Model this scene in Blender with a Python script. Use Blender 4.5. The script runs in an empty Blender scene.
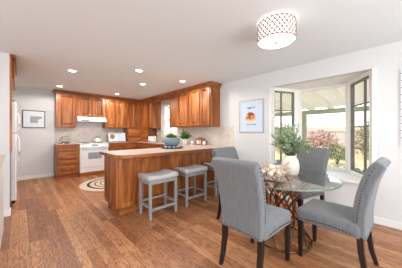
import bpy, bmesh, math, random
from mathutils import Vector, Matrix
R = math.radians
PI = math.pi
sc = bpy.context.scene
C = sc.collection
rnd = random.Random(7)

# ------------------------------------------------------------------ camera
H = 2.388        # ceiling height
WR = 3.494       # wall_right plane (X)
WB = 6.767       # wall_back plane (Y)
YAW = 43.55
cam = bpy.data.cameras.new('camera')
cam.sensor_width = 36.0
cam.lens = 191.1 / 402 * 36
cam.shift_y = -1.5 / 402
cam.clip_start = 0.05
co = bpy.data.objects.new('camera', cam)
co.location = (0, 0, 1.228)
co.rotation_euler = (R(90), 0, -R(YAW))
C.objects.link(co)
sc.camera = co

# ------------------------------------------------------------------ world, sun, fill lights
w = bpy.data.worlds.new('sky')
sc.world = w
w.use_nodes = True
nt = w.node_tree
bg = nt.nodes['Background']
tc = nt.nodes.new('ShaderNodeTexCoord')
sp = nt.nodes.new('ShaderNodeSeparateXYZ')
cr = nt.nodes.new('ShaderNodeValToRGB')
cr.color_ramp.elements[0].position = 0.0
cr.color_ramp.elements[0].color = (.92, .93, .95, 1)
cr.color_ramp.elements[1].position = 0.6
cr.color_ramp.elements[1].color = (.62, .76, .95, 1)
nt.links.new(tc.outputs['Generated'], sp.inputs[0])
nt.links.new(sp.outputs['Z'], cr.inputs[0])
nt.links.new(cr.outputs[0], bg.inputs['Color'])
bg.inputs['Strength'].default_value = 2.4

def light(name, typ, loc, rot, energy, color=(1, 1, 1), **kw):
    l = bpy.data.lights.new(name, typ)
    l.energy = energy
    l.color = color
    for k, v in kw.items():
        setattr(l, k, v)
    o = bpy.data.objects.new(name, l)
    o.location = loc
    o.rotation_euler = rot
    C.objects.link(o)
    return o
light('sun', 'SUN', (0, 0, 10), (R(-22), R(-36), 0), 4, (1, .95, .86), angle=R(2))
# fill lights added behind and left of the camera to brighten the room
light('fill_light', 'AREA', (.9, -1.74, 1.3), (R(90), 0, 0), 80, (.86, .94, 1), shape='RECTANGLE', size=3.8, size_y=2.0)
light('fill_light', 'AREA', (-2.52, .9, 1.3), (0, R(-90), 0), 42, (.86, .94, 1), shape='RECTANGLE', size=2.0, size_y=3.0)

vs = sc.view_settings
vs.view_transform = 'Standard'
vs.look = 'None'
vs.gamma = 1
vs.use_curve_mapping = False
vs.exposure = 0.12

# ------------------------------------------------------------------ materials
def lin(r, g, b):
    f = lambda v: (v / 255 / 12.92) if v / 255 <= .04045 else ((v / 255 + .055) / 1.055) ** 2.4
    return (f(r), f(g), f(b), 1)

def mat(name, col, rough=.5, metal=0, bump=0, bscale=60, var=0, vscale=8, stretch=(1, 1, 1), spec=.5):
    m = bpy.data.materials.new(name)
    m.use_nodes = True
    n = m.node_tree
    b = n.nodes['Principled BSDF']
    b.inputs['Roughness'].default_value = rough
    b.inputs['Metallic'].default_value = metal
    b.inputs['Specular IOR Level'].default_value = spec
    tcn = n.nodes.new('ShaderNodeTexCoord')
    mp = n.nodes.new('ShaderNodeMapping')
    mp.inputs['Scale'].default_value = stretch
    n.links.new(tcn.outputs['Object'], mp.inputs[0])
    nz = n.nodes.new('ShaderNodeTexNoise')
    nz.inputs['Scale'].default_value = vscale
    nz.inputs['Detail'].default_value = 4
    n.links.new(mp.outputs[0], nz.inputs['Vector'])
    mx = n.nodes.new('ShaderNodeMix')
    mx.data_type = 'RGBA'
    n.links.new(nz.outputs['Fac'], mx.inputs['Factor'])
    k = lambda s: tuple(min(1, c * s) for c in col[:3]) + (1,)
    mx.inputs['A'].default_value = k(1 - var)
    mx.inputs['B'].default_value = k(1 + var)
    n.links.new(mx.outputs['Result'], b.inputs['Base Color'])
    if bump:
        nb = n.nodes.new('ShaderNodeTexNoise')
        nb.inputs['Scale'].default_value = bscale
        n.links.new(mp.outputs[0], nb.inputs['Vector'])
        bp = n.nodes.new('ShaderNodeBump')
        bp.inputs['Strength'].default_value = bump
        bp.inputs['Distance'].default_value = .004
        n.links.new(nb.outputs['Fac'], bp.inputs['Height'])
        n.links.new(bp.outputs[0], b.inputs['Normal'])
    return m

def wood(name, dark, midc, lightc, axis, rough=.35, scale=1.0, obj_rand=True):
    """cherry-like wood; grain runs along `axis`"""
    m = bpy.data.materials.new(name)
    m.use_nodes = True
    n = m.node_tree
    L = n.links
    b = n.nodes['Principled BSDF']
    b.inputs['Roughness'].default_value = rough
    tcn = n.nodes.new('ShaderNodeTexCoord')
    mp = n.nodes.new('ShaderNodeMapping')
    s = [9 * scale] * 3
    s[axis] = .9 * scale
    mp.inputs['Scale'].default_value = s
    L.new(tcn.outputs['Object'], mp.inputs[0])
    oi = n.nodes.new('ShaderNodeObjectInfo')
    mu = n.nodes.new('ShaderNodeMath')
    mu.operation = 'MULTIPLY'
    mu.inputs[1].default_value = 37.0
    L.new(oi.outputs['Random'], mu.inputs[0])
    va = n.nodes.new('ShaderNodeVectorMath')
    va.operation = 'ADD'
    L.new(mp.outputs[0], va.inputs[0])
    L.new(mu.outputs[0], va.inputs[1])
    nz = n.nodes.new('ShaderNodeTexNoise')
    nz.inputs['Scale'].default_value = 1.3
    nz.inputs['Detail'].default_value = 6
    nz.inputs['Distortion'].default_value = .6
    L.new(va.outputs[0], nz.inputs['Vector'])
    r = n.nodes.new('ShaderNodeValToRGB')
    r.color_ramp.elements[0].position = .32
    r.color_ramp.elements[0].color = dark
    r.color_ramp.elements[1].position = .68
    r.color_ramp.elements[1].color = lightc
    e = r.color_ramp.elements.new(.5)
    e.color = midc
    L.new(nz.outputs['Fac'], r.inputs[0])
    hs = n.nodes.new('ShaderNodeHueSaturation')
    mr = n.nodes.new('ShaderNodeMapRange')
    mr.inputs['To Min'].default_value = .82 if obj_rand else 1
    mr.inputs['To Max'].default_value = 1.2 if obj_rand else 1
    L.new(oi.outputs['Random'], mr.inputs[0])
    L.new(mr.outputs[0], hs.inputs['Value'])
    L.new(r.outputs[0], hs.inputs['Color'])
    L.new(hs.outputs[0], b.inputs['Base Color'])
    return m

def mat_floor():
    m = bpy.data.materials.new('oak_floor')
    m.use_nodes = True
    n = m.node_tree
    L = n.links
    b = n.nodes['Principled BSDF']
    tcn = n.nodes.new('ShaderNodeTexCoord')
    mp = n.nodes.new('ShaderNodeMapping')
    mp.inputs['Rotation'].default_value = (0, 0, R(90))
    L.new(tcn.outputs['Object'], mp.inputs[0])
    br = n.nodes.new('ShaderNodeTexBrick')
    br.offset = .37
    br.offset_frequency = 3
    br.inputs['Scale'].default_value = 1
    br.inputs['Brick Width'].default_value = .95
    br.inputs['Row Height'].default_value = .083
    br.inputs['Mortar Size'].default_value = .0014
    br.inputs['Mortar Smooth'].default_value = .2
    br.inputs['Color1'].default_value = (0, 0, 0, 1)
    br.inputs['Color2'].default_value = (1, 1, 1, 1)
    br.inputs['Mortar'].default_value = (.5, .5, .5, 1)
    L.new(mp.outputs[0], br.inputs['Vector'])
    # per-plank offset so each board has its own grain
    sc_ = n.nodes.new('ShaderNodeVectorMath')
    sc_.operation = 'SCALE'
    sc_.inputs['Scale'].default_value = 23
    L.new(br.outputs['Color'], sc_.inputs[0])
    mp2 = n.nodes.new('ShaderNodeMapping')
    mp2.inputs['Scale'].default_value = (2.2, 15, 1)
    L.new(mp.outputs[0], mp2.inputs[0])
    ad = n.nodes.new('ShaderNodeVectorMath')
    L.new(mp2.outputs[0], ad.inputs[0])
    L.new(sc_.outputs[0], ad.inputs[1])
    nz = n.nodes.new('ShaderNodeTexNoise')
    nz.inputs['Scale'].default_value = 1.0
    nz.inputs['Detail'].default_value = 3
    L.new(ad.outputs[0], nz.inputs['Vector'])
    # cathedral grain: contour lines of the noise
    m1 = n.nodes.new('ShaderNodeMath')
    m1.operation = 'MULTIPLY'
    m1.inputs[1].default_value = 62
    L.new(nz.outputs['Fac'], m1.inputs[0])
    m2 = n.nodes.new('ShaderNodeMath')
    m2.operation = 'SINE'
    L.new(m1.outputs[0], m2.inputs[0])
    mr = n.nodes.new('ShaderNodeMapRange')
    mr.inputs['From Min'].default_value = -1
    mr.inputs['From Max'].default_value = 1
    L.new(m2.outputs[0], mr.inputs[0])
    base = n.nodes.new('ShaderNodeValToRGB')
    el = base.color_ramp.elements
    el[0].position = 0
    el[0].color = lin(152, 96, 60)
    el[1].position = 1
    el[1].color = lin(202, 146, 102)
    e = el.new(.35)
    e.color = lin(172, 114, 74)
    e = el.new(.7)
    e.color = lin(188, 130, 88)
    L.new(br.outputs['Color'], base.inputs[0])
    dk = n.nodes.new('ShaderNodeMix')
    dk.data_type = 'RGBA'
    dk.blend_type = 'MULTIPLY'
    rp = n.nodes.new('ShaderNodeValToRGB')
    rp.color_ramp.elements[0].position = 0
    rp.color_ramp.elements[0].color = (.42, .36, .33, 1)
    rp.color_ramp.elements[1].position = .5
    rp.color_ramp.elements[1].color = (1, 1, 1, 1)
    L.new(mr.outputs[0], rp.inputs[0])
    dk.inputs['Factor'].default_value = .8
    L.new(base.outputs[0], dk.inputs['A'])
    L.new(rp.outputs[0], dk.inputs['B'])
    mo = n.nodes.new('ShaderNodeMix')
    mo.data_type = 'RGBA'
    L.new(br.outputs['Fac'], mo.inputs['Factor'])
    L.new(dk.outputs['Result'], mo.inputs['A'])
    mo.inputs['B'].default_value = lin(84, 48, 30)
    L.new(mo.outputs['Result'], b.inputs['Base Color'])
    n2 = n.nodes.new('ShaderNodeTexNoise')
    n2.inputs['Scale'].default_value = 2.5
    L.new(mp.outputs[0], n2.inputs['Vector'])
    m3 = n.nodes.new('ShaderNodeMapRange')
    m3.inputs['To Min'].default_value = .28
    m3.inputs['To Max'].default_value = .5
    L.new(n2.outputs['Fac'], m3.inputs[0])
    L.new(m3.outputs[0], b.inputs['Roughness'])
    bp = n.nodes.new('ShaderNodeBump')
    bp.inputs['Strength'].default_value = .15
    bp.inputs['Distance'].default_value = .002
    L.new(mr.outputs[0], bp.inputs['Height'])
    L.new(bp.outputs[0], b.inputs['Normal'])
    return m

def mat_tile(name, vertical_axis_x):
    """square tiles laid on the diagonal"""
    m = bpy.data.materials.new(name)
    m.use_nodes = True
    n = m.node_tree
    L = n.links
    b = n.nodes['Principled BSDF']
    b.inputs['Roughness'].default_value = .3
    tcn = n.nodes.new('ShaderNodeTexCoord')
    s = n.nodes.new('ShaderNodeSeparateXYZ')
    L.new(tcn.outputs['Object'], s.inputs[0])
    cm = n.nodes.new('ShaderNodeCombineXYZ')
    L.new(s.outputs['X' if vertical_axis_x else 'Y'], cm.inputs[0])
    L.new(s.outputs['Z'], cm.inputs[1])
    mp = n.nodes.new('ShaderNodeMapping')
    mp.inputs['Rotation'].default_value = (0, 0, R(45))
    L.new(cm.outputs[0], mp.inputs[0])
    br = n.nodes.new('ShaderNodeTexBrick')
    br.offset = 0
    br.inputs['Scale'].default_value = 1
    br.inputs['Brick Width'].default_value = .108
    br.inputs['Row Height'].default_value = .108
    br.inputs['Mortar Size'].default_value = .0028
    br.inputs['Color1'].default_value = lin(222, 212, 202)
    br.inputs['Color2'].default_value = lin(210, 199, 188)
    br.inputs['Mortar'].default_value = lin(196, 186, 176)
    L.new(mp.outputs[0], br.inputs['Vector'])
    nz = n.nodes.new('ShaderNodeTexNoise')
    nz.inputs['Scale'].default_value = 30
    L.new(tcn.outputs['Object'], nz.inputs['Vector'])
    mx = n.nodes.new('ShaderNodeMix')
    mx.data_type = 'RGBA'
    mx.blend_type = 'SOFT_LIGHT'
    mx.inputs['Factor'].default_value = .5
    L.new(br.outputs['Color'], mx.inputs['A'])
    L.new(nz.outputs['Fac'], mx.inputs['B'])
    L.new(mx.outputs['Result'], b.inputs['Base Color'])
    return m

def mat_glass(name, tint=(1, 1, 1, 1), refl=1.0):
    m = bpy.data.materials.new(name)
    m.use_nodes = True
    n = m.node_tree
    n.nodes.remove(n.nodes['Principled BSDF'])
    out = n.nodes['Material Output']
    t = n.nodes.new('ShaderNodeBsdfTransparent')
    t.inputs[0].default_value = tint
    g = n.nodes.new('ShaderNodeBsdfGlossy')
    g.inputs['Roughness'].default_value = .02
    fr = n.nodes.new('ShaderNodeFresnel')
    fr.inputs[0].default_value = 1.45
    mm = n.nodes.new('ShaderNodeMath')
    mm.operation = 'MULTIPLY'
    mm.inputs[1].default_value = refl
    n.links.new(fr.outputs[0], mm.inputs[0])
    ge = n.nodes.new('ShaderNodeNewGeometry')
    iv = n.nodes.new('ShaderNodeMath')
    iv.operation = 'SUBTRACT'
    iv.inputs[0].default_value = 1
    n.links.new(ge.outputs['Backfacing'], iv.inputs[1])
    m4 = n.nodes.new('ShaderNodeMath')
    m4.operation = 'MULTIPLY'
    n.links.new(mm.outputs[0], m4.inputs[0])
    n.links.new(iv.outputs[0], m4.inputs[1])
    mx = n.nodes.new('ShaderNodeMixShader')
    n.links.new(m4.outputs[0], mx.inputs[0])
    n.links.new(t.outputs[0], mx.inputs[1])
    n.links.new(g.outputs[0], mx.inputs[2])
    n.links.new(mx.outputs[0], out.inputs['Surface'])
    return m

def mat_emit(name, col, strength):
    m = bpy.data.materials.new(name)
    m.use_nodes = True
    b = m.node_tree.nodes['Principled BSDF']
    b.inputs['Base Color'].default_value = col
    b.inputs['Emission Color'].default_value = col
    b.inputs['Emission Strength'].default_value = strength
    b.inputs['Roughness'].default_value = .6
    return m

def mat_fabric(name, col, streak=(60, 60, 9)):
    m = mat(name, col, .9, bump=.5, bscale=9, var=.32, vscale=1, stretch=streak, spec=.25)
    b = m.node_tree.nodes['Principled BSDF']
    b.inputs['Sheen Weight'].default_value = .3
    return m

WD, WM, WL = lin(104, 52, 18), lin(154, 86, 35), lin(190, 119, 58)
M = dict(
    wall=mat('wall_paint', lin(218, 217, 216), .9, bump=.1, bscale=40, var=.01),
    ceil=mat('ceiling_paint', lin(228, 232, 234), .95, bump=.2, bscale=30, var=.01),
    white=mat('white_trim', lin(235, 233, 228), .45, var=.01),
    floor=mat_floor(),
    wood_v=wood('cabinet_wood', WD, WM, WL, 2),
    wood_x=wood('cabinet_wood_across', WD, WM, WL, 0),
    wood_y=wood('cabinet_wood_along', WD, WM, WL, 1),
    counter=mat('counter_laminate', lin(200, 183, 170), .35, var=.06, vscale=60),
    tile_b=mat_tile('backsplash_tile', True),
    tile_r=mat_tile('backsplash_tile_side', False),
    appliance=mat('white_enamel', lin(238, 239, 241), .25, var=.01),
    ovenglass=mat('oven_glass', lin(165, 172, 182), .15, var=.03),
    black=mat('black_plastic', lin(28, 26, 26), .4, var=.1),
    brass=mat('brass', lin(205, 170, 110), .3, metal=1, var=.05),
    chrome=mat('chrome', lin(205, 205, 208), .2, metal=1, var=.03),
    steel=mat('steel', lin(180, 182, 185), .35, metal=1, var=.05),
    fabric=mat_fabric('grey_chenille', lin(112, 114, 116)),
    cushion=mat('grey_linen', lin(186, 183, 180), .85, bump=.4, bscale=120, var=.06, vscale=50),
    stoolwood=mat('grey_painted_wood', lin(150, 156, 157), .5, var=.08, vscale=20, stretch=(1, 1, .2)),
    espresso=mat('espresso_wood', lin(30, 17, 14), .35, var=.2, vscale=10, stretch=(6, 6, 1)),
    nail=mat('nailhead_metal', lin(88, 88, 94), .35, metal=1, var=.1),
    glass=mat_glass('window_glass', refl=.6),
    tglass=mat_glass('table_glass', (.965, .975, .965, 1), refl=1.5),
    tedge=mat('glass_edge', lin(118, 130, 122), .15, var=.05),
    coppery=mat('copper_metal', lin(190, 116, 62), .3, metal=1, var=.25, vscale=6),
    bronze=mat('bronze_metal', lin(112, 88, 66), .3, metal=1, var=.3, vscale=5),
    taupe=mat('taupe_sash', lin(116, 111, 100), .5, var=.04),
    gold=mat('gold_bars', lin(120, 72, 48), .5, metal=.1, var=.05),
    cream=mat('cream_ceramic', lin(232, 226, 212), .45, bump=.15, bscale=25, var=.03),
    shell=mat('cream_shell', lin(238, 228, 214), .5, bump=.2, bscale=60, var=.06, vscale=40),
    twig=mat('twig', lin(176, 132, 98), .8, var=.25, vscale=30),
    twigp=mat('pale_twig', lin(212, 188, 160), .8, var=.15, vscale=30),
    leaf=mat('eucalyptus_leaf', lin(142, 158, 124), .6, var=.28, vscale=14),
    leafg=mat('green_leaf', lin(72, 122, 52), .55, var=.3, vscale=30),
    stem=mat('stem', lin(96, 92, 62), .8, var=.15),
    bluepot=mat('blue_grey_ceramic', lin(116, 134, 146), .3, var=.05),
    slate=mat('dark_slate', lin(62, 62, 66), .5, var=.15, vscale=20),
    paper=mat('paper', lin(226, 230, 236), .8, var=.01),
    bluemat=mat('pale_blue_card', lin(205, 216, 230), .8, var=.02),
    greyink=mat('grey_ink', lin(168, 165, 163), .8, var=.06, vscale=30),
    navy=mat('blue_ink', lin(60, 92, 160), .7, var=.1),
    orange=mat('orange_ink', lin(204, 138, 76), .7, var=.2, vscale=60),
    red=mat('rust_ink', lin(150, 66, 48), .7, var=.3, vscale=80),
    tan=mat('tan_ink', lin(228, 196, 150), .7, var=.1),
    rug=mat('rug_cream', lin(214, 198, 176), .95, bump=.6, bscale=150, var=.05, vscale=60),
    rugd=mat('rug_dark', lin(64, 48, 42), .95, bump=.6, bscale=150, var=.1, vscale=60),
    dframe=mat('dark_frame', lin(58, 52, 50), .5, var=.1),
    silver=mat('silver_frame', lin(186, 180, 178), .4, metal=.5, var=.05),
    shade=mat_emit('lamp_shade_fabric', (1, .96, .92, 1), 1.1),
    diffuser=mat_emit('lamp_diffuser', (1, .98, .95, 1), .9),
    bulb=mat_emit('downlight_lens', (1, .93, .82, 1), 9),
    patio=mat('patio_concrete', lin(222, 206, 180), .9, var=.06, vscale=3, bump=.2),
    soil=mat('dry_lawn', lin(196, 176, 132), .95, var=.18, vscale=6),
    rock=mat('stone_edging', lin(130, 130, 132), .9, var=.3, vscale=9),
    olive=mat('olive_painted_timber', lin(158, 162, 138), .7, var=.06, stretch=(1, 1, .3)),
    rafter=mat('white_rafter', lin(240, 236, 224), .7, var=.03),
    hedge=mat('hedge_leaf', lin(136, 144, 104), .8, var=.4, vscale=4),
    hedge2=mat('bare_shrub_leaf', lin(188, 156, 142), .8, var=.35, vscale=4),
    fence=mat('cedar_fence', lin(214, 178, 164), .85, var=.2, vscale=6, stretch=(1, 6, .4)),
    toast=mat('plate_art', lin(176, 120, 84), .6, var=.3, vscale=50),
    copper=mat('copper_brown', lin(158, 96, 62), .4, var=.15, vscale=20),
)

# polycarbonate roof over the patio: thin sheet letting daylight through
def mat_translucent():
    m = bpy.data.materials.new('patio_roof_sheet')
    m.use_nodes = True
    n = m.node_tree
    n.nodes.remove(n.nodes['Principled BSDF'])
    d = n.nodes.new('ShaderNodeBsdfDiffuse')
    d.inputs[0].default_value = (.80, .78, .72, 1)
    t = n.nodes.new('ShaderNodeBsdfTranslucent')
    t.inputs[0].default_value = (.82, .79, .72, 1)
    mx = n.nodes.new('ShaderNodeMixShader')
    mx.inputs[0].default_value = .4
    n.links.new(d.outputs[0], mx.inputs[1])
    n.links.new(t.outputs[0], mx.inputs[2])
    n.links.new(mx.outputs[0], n.nodes['Material Output'].inputs['Surface'])
    return m
M['poly'] = mat_translucent()

# ------------------------------------------------------------------ mesh helpers
class MB:
    def __init__(s):
        s.v = []
        s.f = []
    def add(s, vs, fs):
        k = len(s.v)
        s.v += [tuple(p) for p in vs]
        s.f += [tuple(i + k for i in f) for f in fs]
        return s
    def box(s, x0, y0, z0, x1, y1, z1):
        vs = [(x, y, z) for z in (z0, z1) for y in (y0, y1) for x in (x0, x1)]
        return s.add(vs, [(0, 2, 3, 1), (4, 5, 7, 6), (0, 1, 5, 4), (2, 6, 7, 3), (0, 4, 6, 2), (1, 3, 7, 5)])
    def frame(s, x0, z0, x1, z1, y0, y1, t, tb=None, bev=0):
        """rectangular frame standing in XZ, between depths y0 and y1"""
        tb = tb or t
        s.box(x0, y0, z0, x0 + t, y1, z1)
        s.box(x1 - t, y0, z0, x1, y1, z1)
        s.box(x0 + t, y0, z0, x1 - t, y1, z0 + tb)
        s.box(x0 + t, y0, z1 - tb, x1 - t, y1, z1)
        return s
    def prism(s, pts, z0, z1):
        n = len(pts)
        vs = [(x, y, z0) for x, y in pts] + [(x, y, z1) for x, y in pts]
        fs = [tuple(range(n))[::-1], tuple(range(n, 2 * n))]
        fs += [(i, (i + 1) % n, n + (i + 1) % n, n + i) for i in range(n)]
        return s.add(vs, fs)
    def rings(s, rings, cap0=True, cap1=True, closed=True):
        """loft through a list of equally long rings"""
        k = len(s.v)
        n = len(rings[0])
        for r in rings:
            s.v += [tuple(p) for p in r]
        for j in range(len(rings) - 1):
            for i in range(n if closed else n - 1):
                a, b = k + j * n + i, k + j * n + (i + 1) % n
                s.f.append((a, b, b + n, a + n))
        if cap0:
            s.f.append(tuple(range(k, k + n))[::-1])
        if cap1:
            e = k + (len(rings) - 1) * n
            s.f.append(tuple(range(e, e + n)))
        return s
    def lathe(s, prof, n=24, c=(0, 0, 0), cap0=True, cap1=True):
        rs = [[(c[0] + r * math.cos(2 * PI * i / n), c[1] + r * math.sin(2 * PI * i / n), c[2] + z) for i in range(n)] for r, z in prof]
        return s.rings(rs, cap0, cap1)
    def tube(s, pts, r, n=8, caps=True):
        pts = [Vector(p) for p in pts]
        if not hasattr(r, '__len__'):
            r = [r] * len(pts)
        rs = []
        up = Vector((0, 0, 1))
        for i, p in enumerate(pts):
            t = (pts[min(i + 1, len(pts) - 1)] - pts[max(i - 1, 0)]).normalized()
            a = t.cross(up)
            if a.length < .05:
                a = t.cross(Vector((1, 0, 0)))
            a.normalize()
            b = t.cross(a)
            rs.append([p + (a * math.cos(2 * PI * k / n) + b * math.sin(2 * PI * k / n)) * r[i] for k in range(n)])
        return s.rings(rs, caps, caps)
    def strap(s, pts, wd, th, normals):
        """flat bar along pts; wd across, th along the given normals"""
        pts = [Vector(p) for p in pts]
        rs = []
        for i, p in enumerate(pts):
            t = (pts[min(i + 1, len(pts) - 1)] - pts[max(i - 1, 0)]).normalized()
            nn = Vector(normals[i])
            nn = (nn - t * nn.dot(t)).normalized()
            a = t.cross(nn)
            rs.append([p + a * wd / 2 + nn * th / 2, p - a * wd / 2 + nn * th / 2, p - a * wd / 2 - nn * th / 2, p + a * wd / 2 - nn * th / 2])
        return s.rings(rs)
    def ball(s, c, r, n=10, sq=(1, 1, 1)):
        m = n // 2 + 1
        rs = []
        for j in range(1, m):
            a = PI * j / m
            rs.append([(c[0] + r * sq[0] * math.sin(a) * math.cos(2 * PI * i / n), c[1] + r * sq[1] * math.sin(a) * math.sin(2 * PI * i / n), c[2] - r * sq[2] * math.cos(a)) for i in range(n)])
        return s.rings(rs)
    def leaf(s, p, d, ln, wd, up=None):
        d = Vector(d).normalized()
        a = d.cross(Vector(up or (rnd.uniform(-1, 1), rnd.uniform(-1, 1), rnd.uniform(-1, 1))))
        if a.length < .01:
            a = d.cross(Vector((0, 0, 1)))
        a.normalize()
        n = a.cross(d)
        p = Vector(p)
        return s.add([p, p + d * ln * .35 + a * wd / 2 + n * wd * .12, p + d * ln, p + d * ln * .35 - a * wd / 2 + n * wd * .12, p + d * ln * .5],
                     [(0, 1, 4), (1, 2, 4), (2, 3, 4), (3, 0, 4)])
    def build(s, name, m, parent=None, smooth=False, bevel=0, loc=None, rotz=0, solid=True):
        me = bpy.data.meshes.new(name)
        me.from_pydata(s.v, [], s.f)
        if solid:
            bm = bmesh.new()
            bm.from_mesh(me)
            bmesh.ops.recalc_face_normals(bm, faces=bm.faces)
            bm.to_mesh(me)
            bm.free()
        me.materials.append(M[m] if isinstance(m, str) else m)
        if smooth:
            for p in me.polygons:
                p.use_smooth = True
        o = bpy.data.objects.new(name, me)
        C.objects.link(o)
        if parent:
            o.parent = parent
        if loc:
            o.location = loc
        o.rotation_euler.z = rotz
        if bevel:
            b = o.modifiers.new('bevel', 'BEVEL')
            b.width = bevel
            b.segments = 2
            b.limit_method = 'ANGLE'
            b.angle_limit = R(40)
        return o

def tag(o, label, cat, group=None):
    o['label'] = label
    o['category'] = cat
    if group:
        o['group'] = group
    return o
def thing(name, label, cat, loc=(0, 0, 0), rotz=0, group=None):
    o = bpy.data.objects.new(name, None)
    o.empty_display_size = .1
    C.objects.link(o)
    o.location = loc
    o.rotation_euler.z = rotz
    return tag(o, label, cat, group)
def struct(o):
    o['kind'] = 'structure'
    return o
def copy_tree(o, parent=None):
    c = o.copy()
    C.objects.link(c)
    c.parent = parent
    for ch in list(o.children):
        copy_tree(ch, c)
    return c
def dup(o, loc, rotz, label):
    c = copy_tree(o)
    c.location = loc
    c.rotation_euler = (0, 0, rotz)
    c['label'] = label
    return c

# ------------------------------------------------------------------ room shell
XL, YF = -2.6, -1.8
T = .12
WY = 3.99        # front face of the partition at the left
struct(MB().box(XL - T, YF - T, -.12, WR, WB, 0).box(WR, .27, -.12, WR + .001, 1.74, 0).build('floor', 'floor'))
struct(MB().box(XL - T, YF - T, H, WR + T, WB + T, H + .1).build('ceiling', 'ceil'))
# bay opening
BY0, BY1, BZ0, BZ1 = .285, 1.725, .50, 2.10
KY0, KY1, KZ0, KZ1 = 4.72, 5.60, 1.10, 2.18
wr = MB()
wr.box(WR, YF - T, 0, WR + T, BY0, H)
wr.box(WR, BY0, 0, WR + T, BY1, BZ0)
wr.box(WR, BY0, BZ1, WR + T, BY1, H)
wr.box(WR, BY1, 0, WR + T, KY0, H)
wr.box(WR, KY0, 0, WR + T, KY1, KZ0)
wr.box(WR, KY0, KZ1, WR + T, KY1, H)
wr.box(WR, KY1, 0, WR + T, WB + T, H)
struct(wr.build('wall_right', 'wall'))
struct(MB().box(-.97, WB, 0, WR, WB + T, H).build('wall_back', 'wall'))
struct(MB().box(-.97, WY + .12, 0, -.85, WB, H).build('wall_alcove', 'wall'))
struct(MB().box(XL, WY, 0, -.105, WY + .11, H).build('wall_partition', 'wall'))
struct(MB().box(XL - 2.4, YF - .6, H + .02, XL - T, WY + 1, H + .12).build('sun_block_eave', 'white'))  # unseen eave added to keep the sun out of the left opening
# left wall with an opening added for the fill light
wl = MB()
wl.box(XL - T, YF, 0, XL, -.7, H).box(XL - T, 2.5, 0, XL, WY + .11, H).box(XL - T, -.7, 0, XL, 2.5, .3).box(XL - T, -.7, 2.2, XL, 2.5, H)
struct(wl.build('wall_left', 'wall'))
wf = MB()
wf.box(XL - T, YF - T, 0, -1.0, YF, H).box(2.8, YF - T, 0, WR, YF, H).box(-1.0, YF - T, 0, 2.8, YF, .3).box(-1.0, YF - T, 2.25, 2.8, YF, H)
struct(wf.build('wall_front', 'wall'))
for nm, mb in (('baseboard_right', MB().box(WR - .014, YF, 0, WR, 2.86, .092)), ('baseboard_back', MB().box(-.85, WB - .014, 0, .73, WB, .092)),
               ('baseboard_left', MB().box(XL, WY - .014, 0, -.09, WY, .092).box(-.105, WY, 0, -.09, WY + .11, .092))):
    struct(mb.build(nm, 'white', bevel=.004))
# low half wall with a wooden cap, at the picture's left edge
struct(MB().box(-.26, 2.1, 0, -.145, 3.47, .92).build('wall_half', 'wall'))
struct(MB().box(-.29, 2.07, .92, -.125, 3.50, .95).build('trim_1', 'counter', bevel=.004))

# ------------------------------------------------------------------ bay window
PL0, PL1 = (3.56, 1.735), (4.15, 1.47)      # left angled side
PR0, PR1 = (4.15, .63), (3.56, .275)        # right angled side
bay_poly = [(WR - .05, BY0 - .05), (WR - .05, BY1 + .05), (WR, BY1 + .05), (WR, BY1), (3.60, BY1 + .0), (4.24, 1.53), (4.24, .57), (3.60, BY0), (WR, BY0), (WR, BY0 - .05)]
struct(MB().prism(bay_poly, .505, .545).build('trim_2', 'white', bevel=.006))
outer = [(3.60, BY1 + .08), (4.26, 1.56), (4.26, .54), (3.60, BY0 - .08)]
struct(MB().prism(outer, BZ1, BZ1 + .12).build('trim_3', 'white'))
struct(MB().prism([(x, y) for x, y in outer], -.25, .505).build('wall_bay', 'wall'))

def panel(name, P0, P1, z0, z1, stile, rail0, rail1, casement, stile1=None, mull=None):
    """window unit standing on the line P0->P1"""
    P0, P1 = Vector((*P0, 0)), Vector((*P1, 0))
    L = (P1 - P0).length
    ang = math.atan2(P1.y - P0.y, P1.x - P0.x)
    e = bpy.data.objects.new(name, None)
    e.location = P0
    e.rotation_euler.z = ang
    C.objects.link(e)
    struct(e)
    f = MB()
    stile1 = stile1 or stile
    f.box(0, -.04, z0, stile, .04, z1).box(L - stile1, -.04, z0, L, .04, z1)
    f.box(stile, -.04, z0, L - stile1, .04, z0 + rail0).box(stile, -.04, z1 - rail1, L - stile1, .04, z1)
    f.build('window_frame', 'white', e, bevel=.004)
    x0, x1, a, b = stile, L - stile1, z0 + rail0, z1 - rail1
    if casement:
        MB().frame(x0, a, x1, b, -.022, .022, .027).build('window_sash', 'taupe', e, bevel=.003)
        x0 += .032; x1 -= .032; a += .032; b -= .032
        g = MB().box(mull - .012, -.014, a, mull + .012, .014, b)
        for k in (1, 2, 3):
            z = a + (b - a) * k / 4
            g.box(x0, -.012, z - .010, x1, .012, z + .010)
        g.build('muntin', 'taupe', e)
    MB().box(x0, -.003, a, x1, .003, b).build('window_pane', 'glass', e)
    return e
panel('window_1', PL0, PL1, .545, BZ1, .02, .055, .06, True, .13, .21)
panel('window_2', (4.17, 1.47), (4.17, .63), .545, BZ1, .055, .055, .055, False)
panel('window_3', PR0, PR1, .545, BZ1, .105, .055, .06, True, .02, .491)
# corner posts
struct(MB().box(4.115, 1.43, .545, 4.20, 1.52, BZ1).build('trim_4', 'white', bevel=.005))
struct(MB().box(4.115, .58, .545, 4.20, .67, BZ1).build('trim_5', 'white', bevel=.005))
# casing round the opening
struct(MB().box(WR - .012, BY0 - .045, .545, WR, BY0, BZ1 + .0).box(WR - .012, BY1, .545, WR, BY1 + .035, BZ1 + .0).build('trim_6', 'white', bevel=.004))
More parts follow.
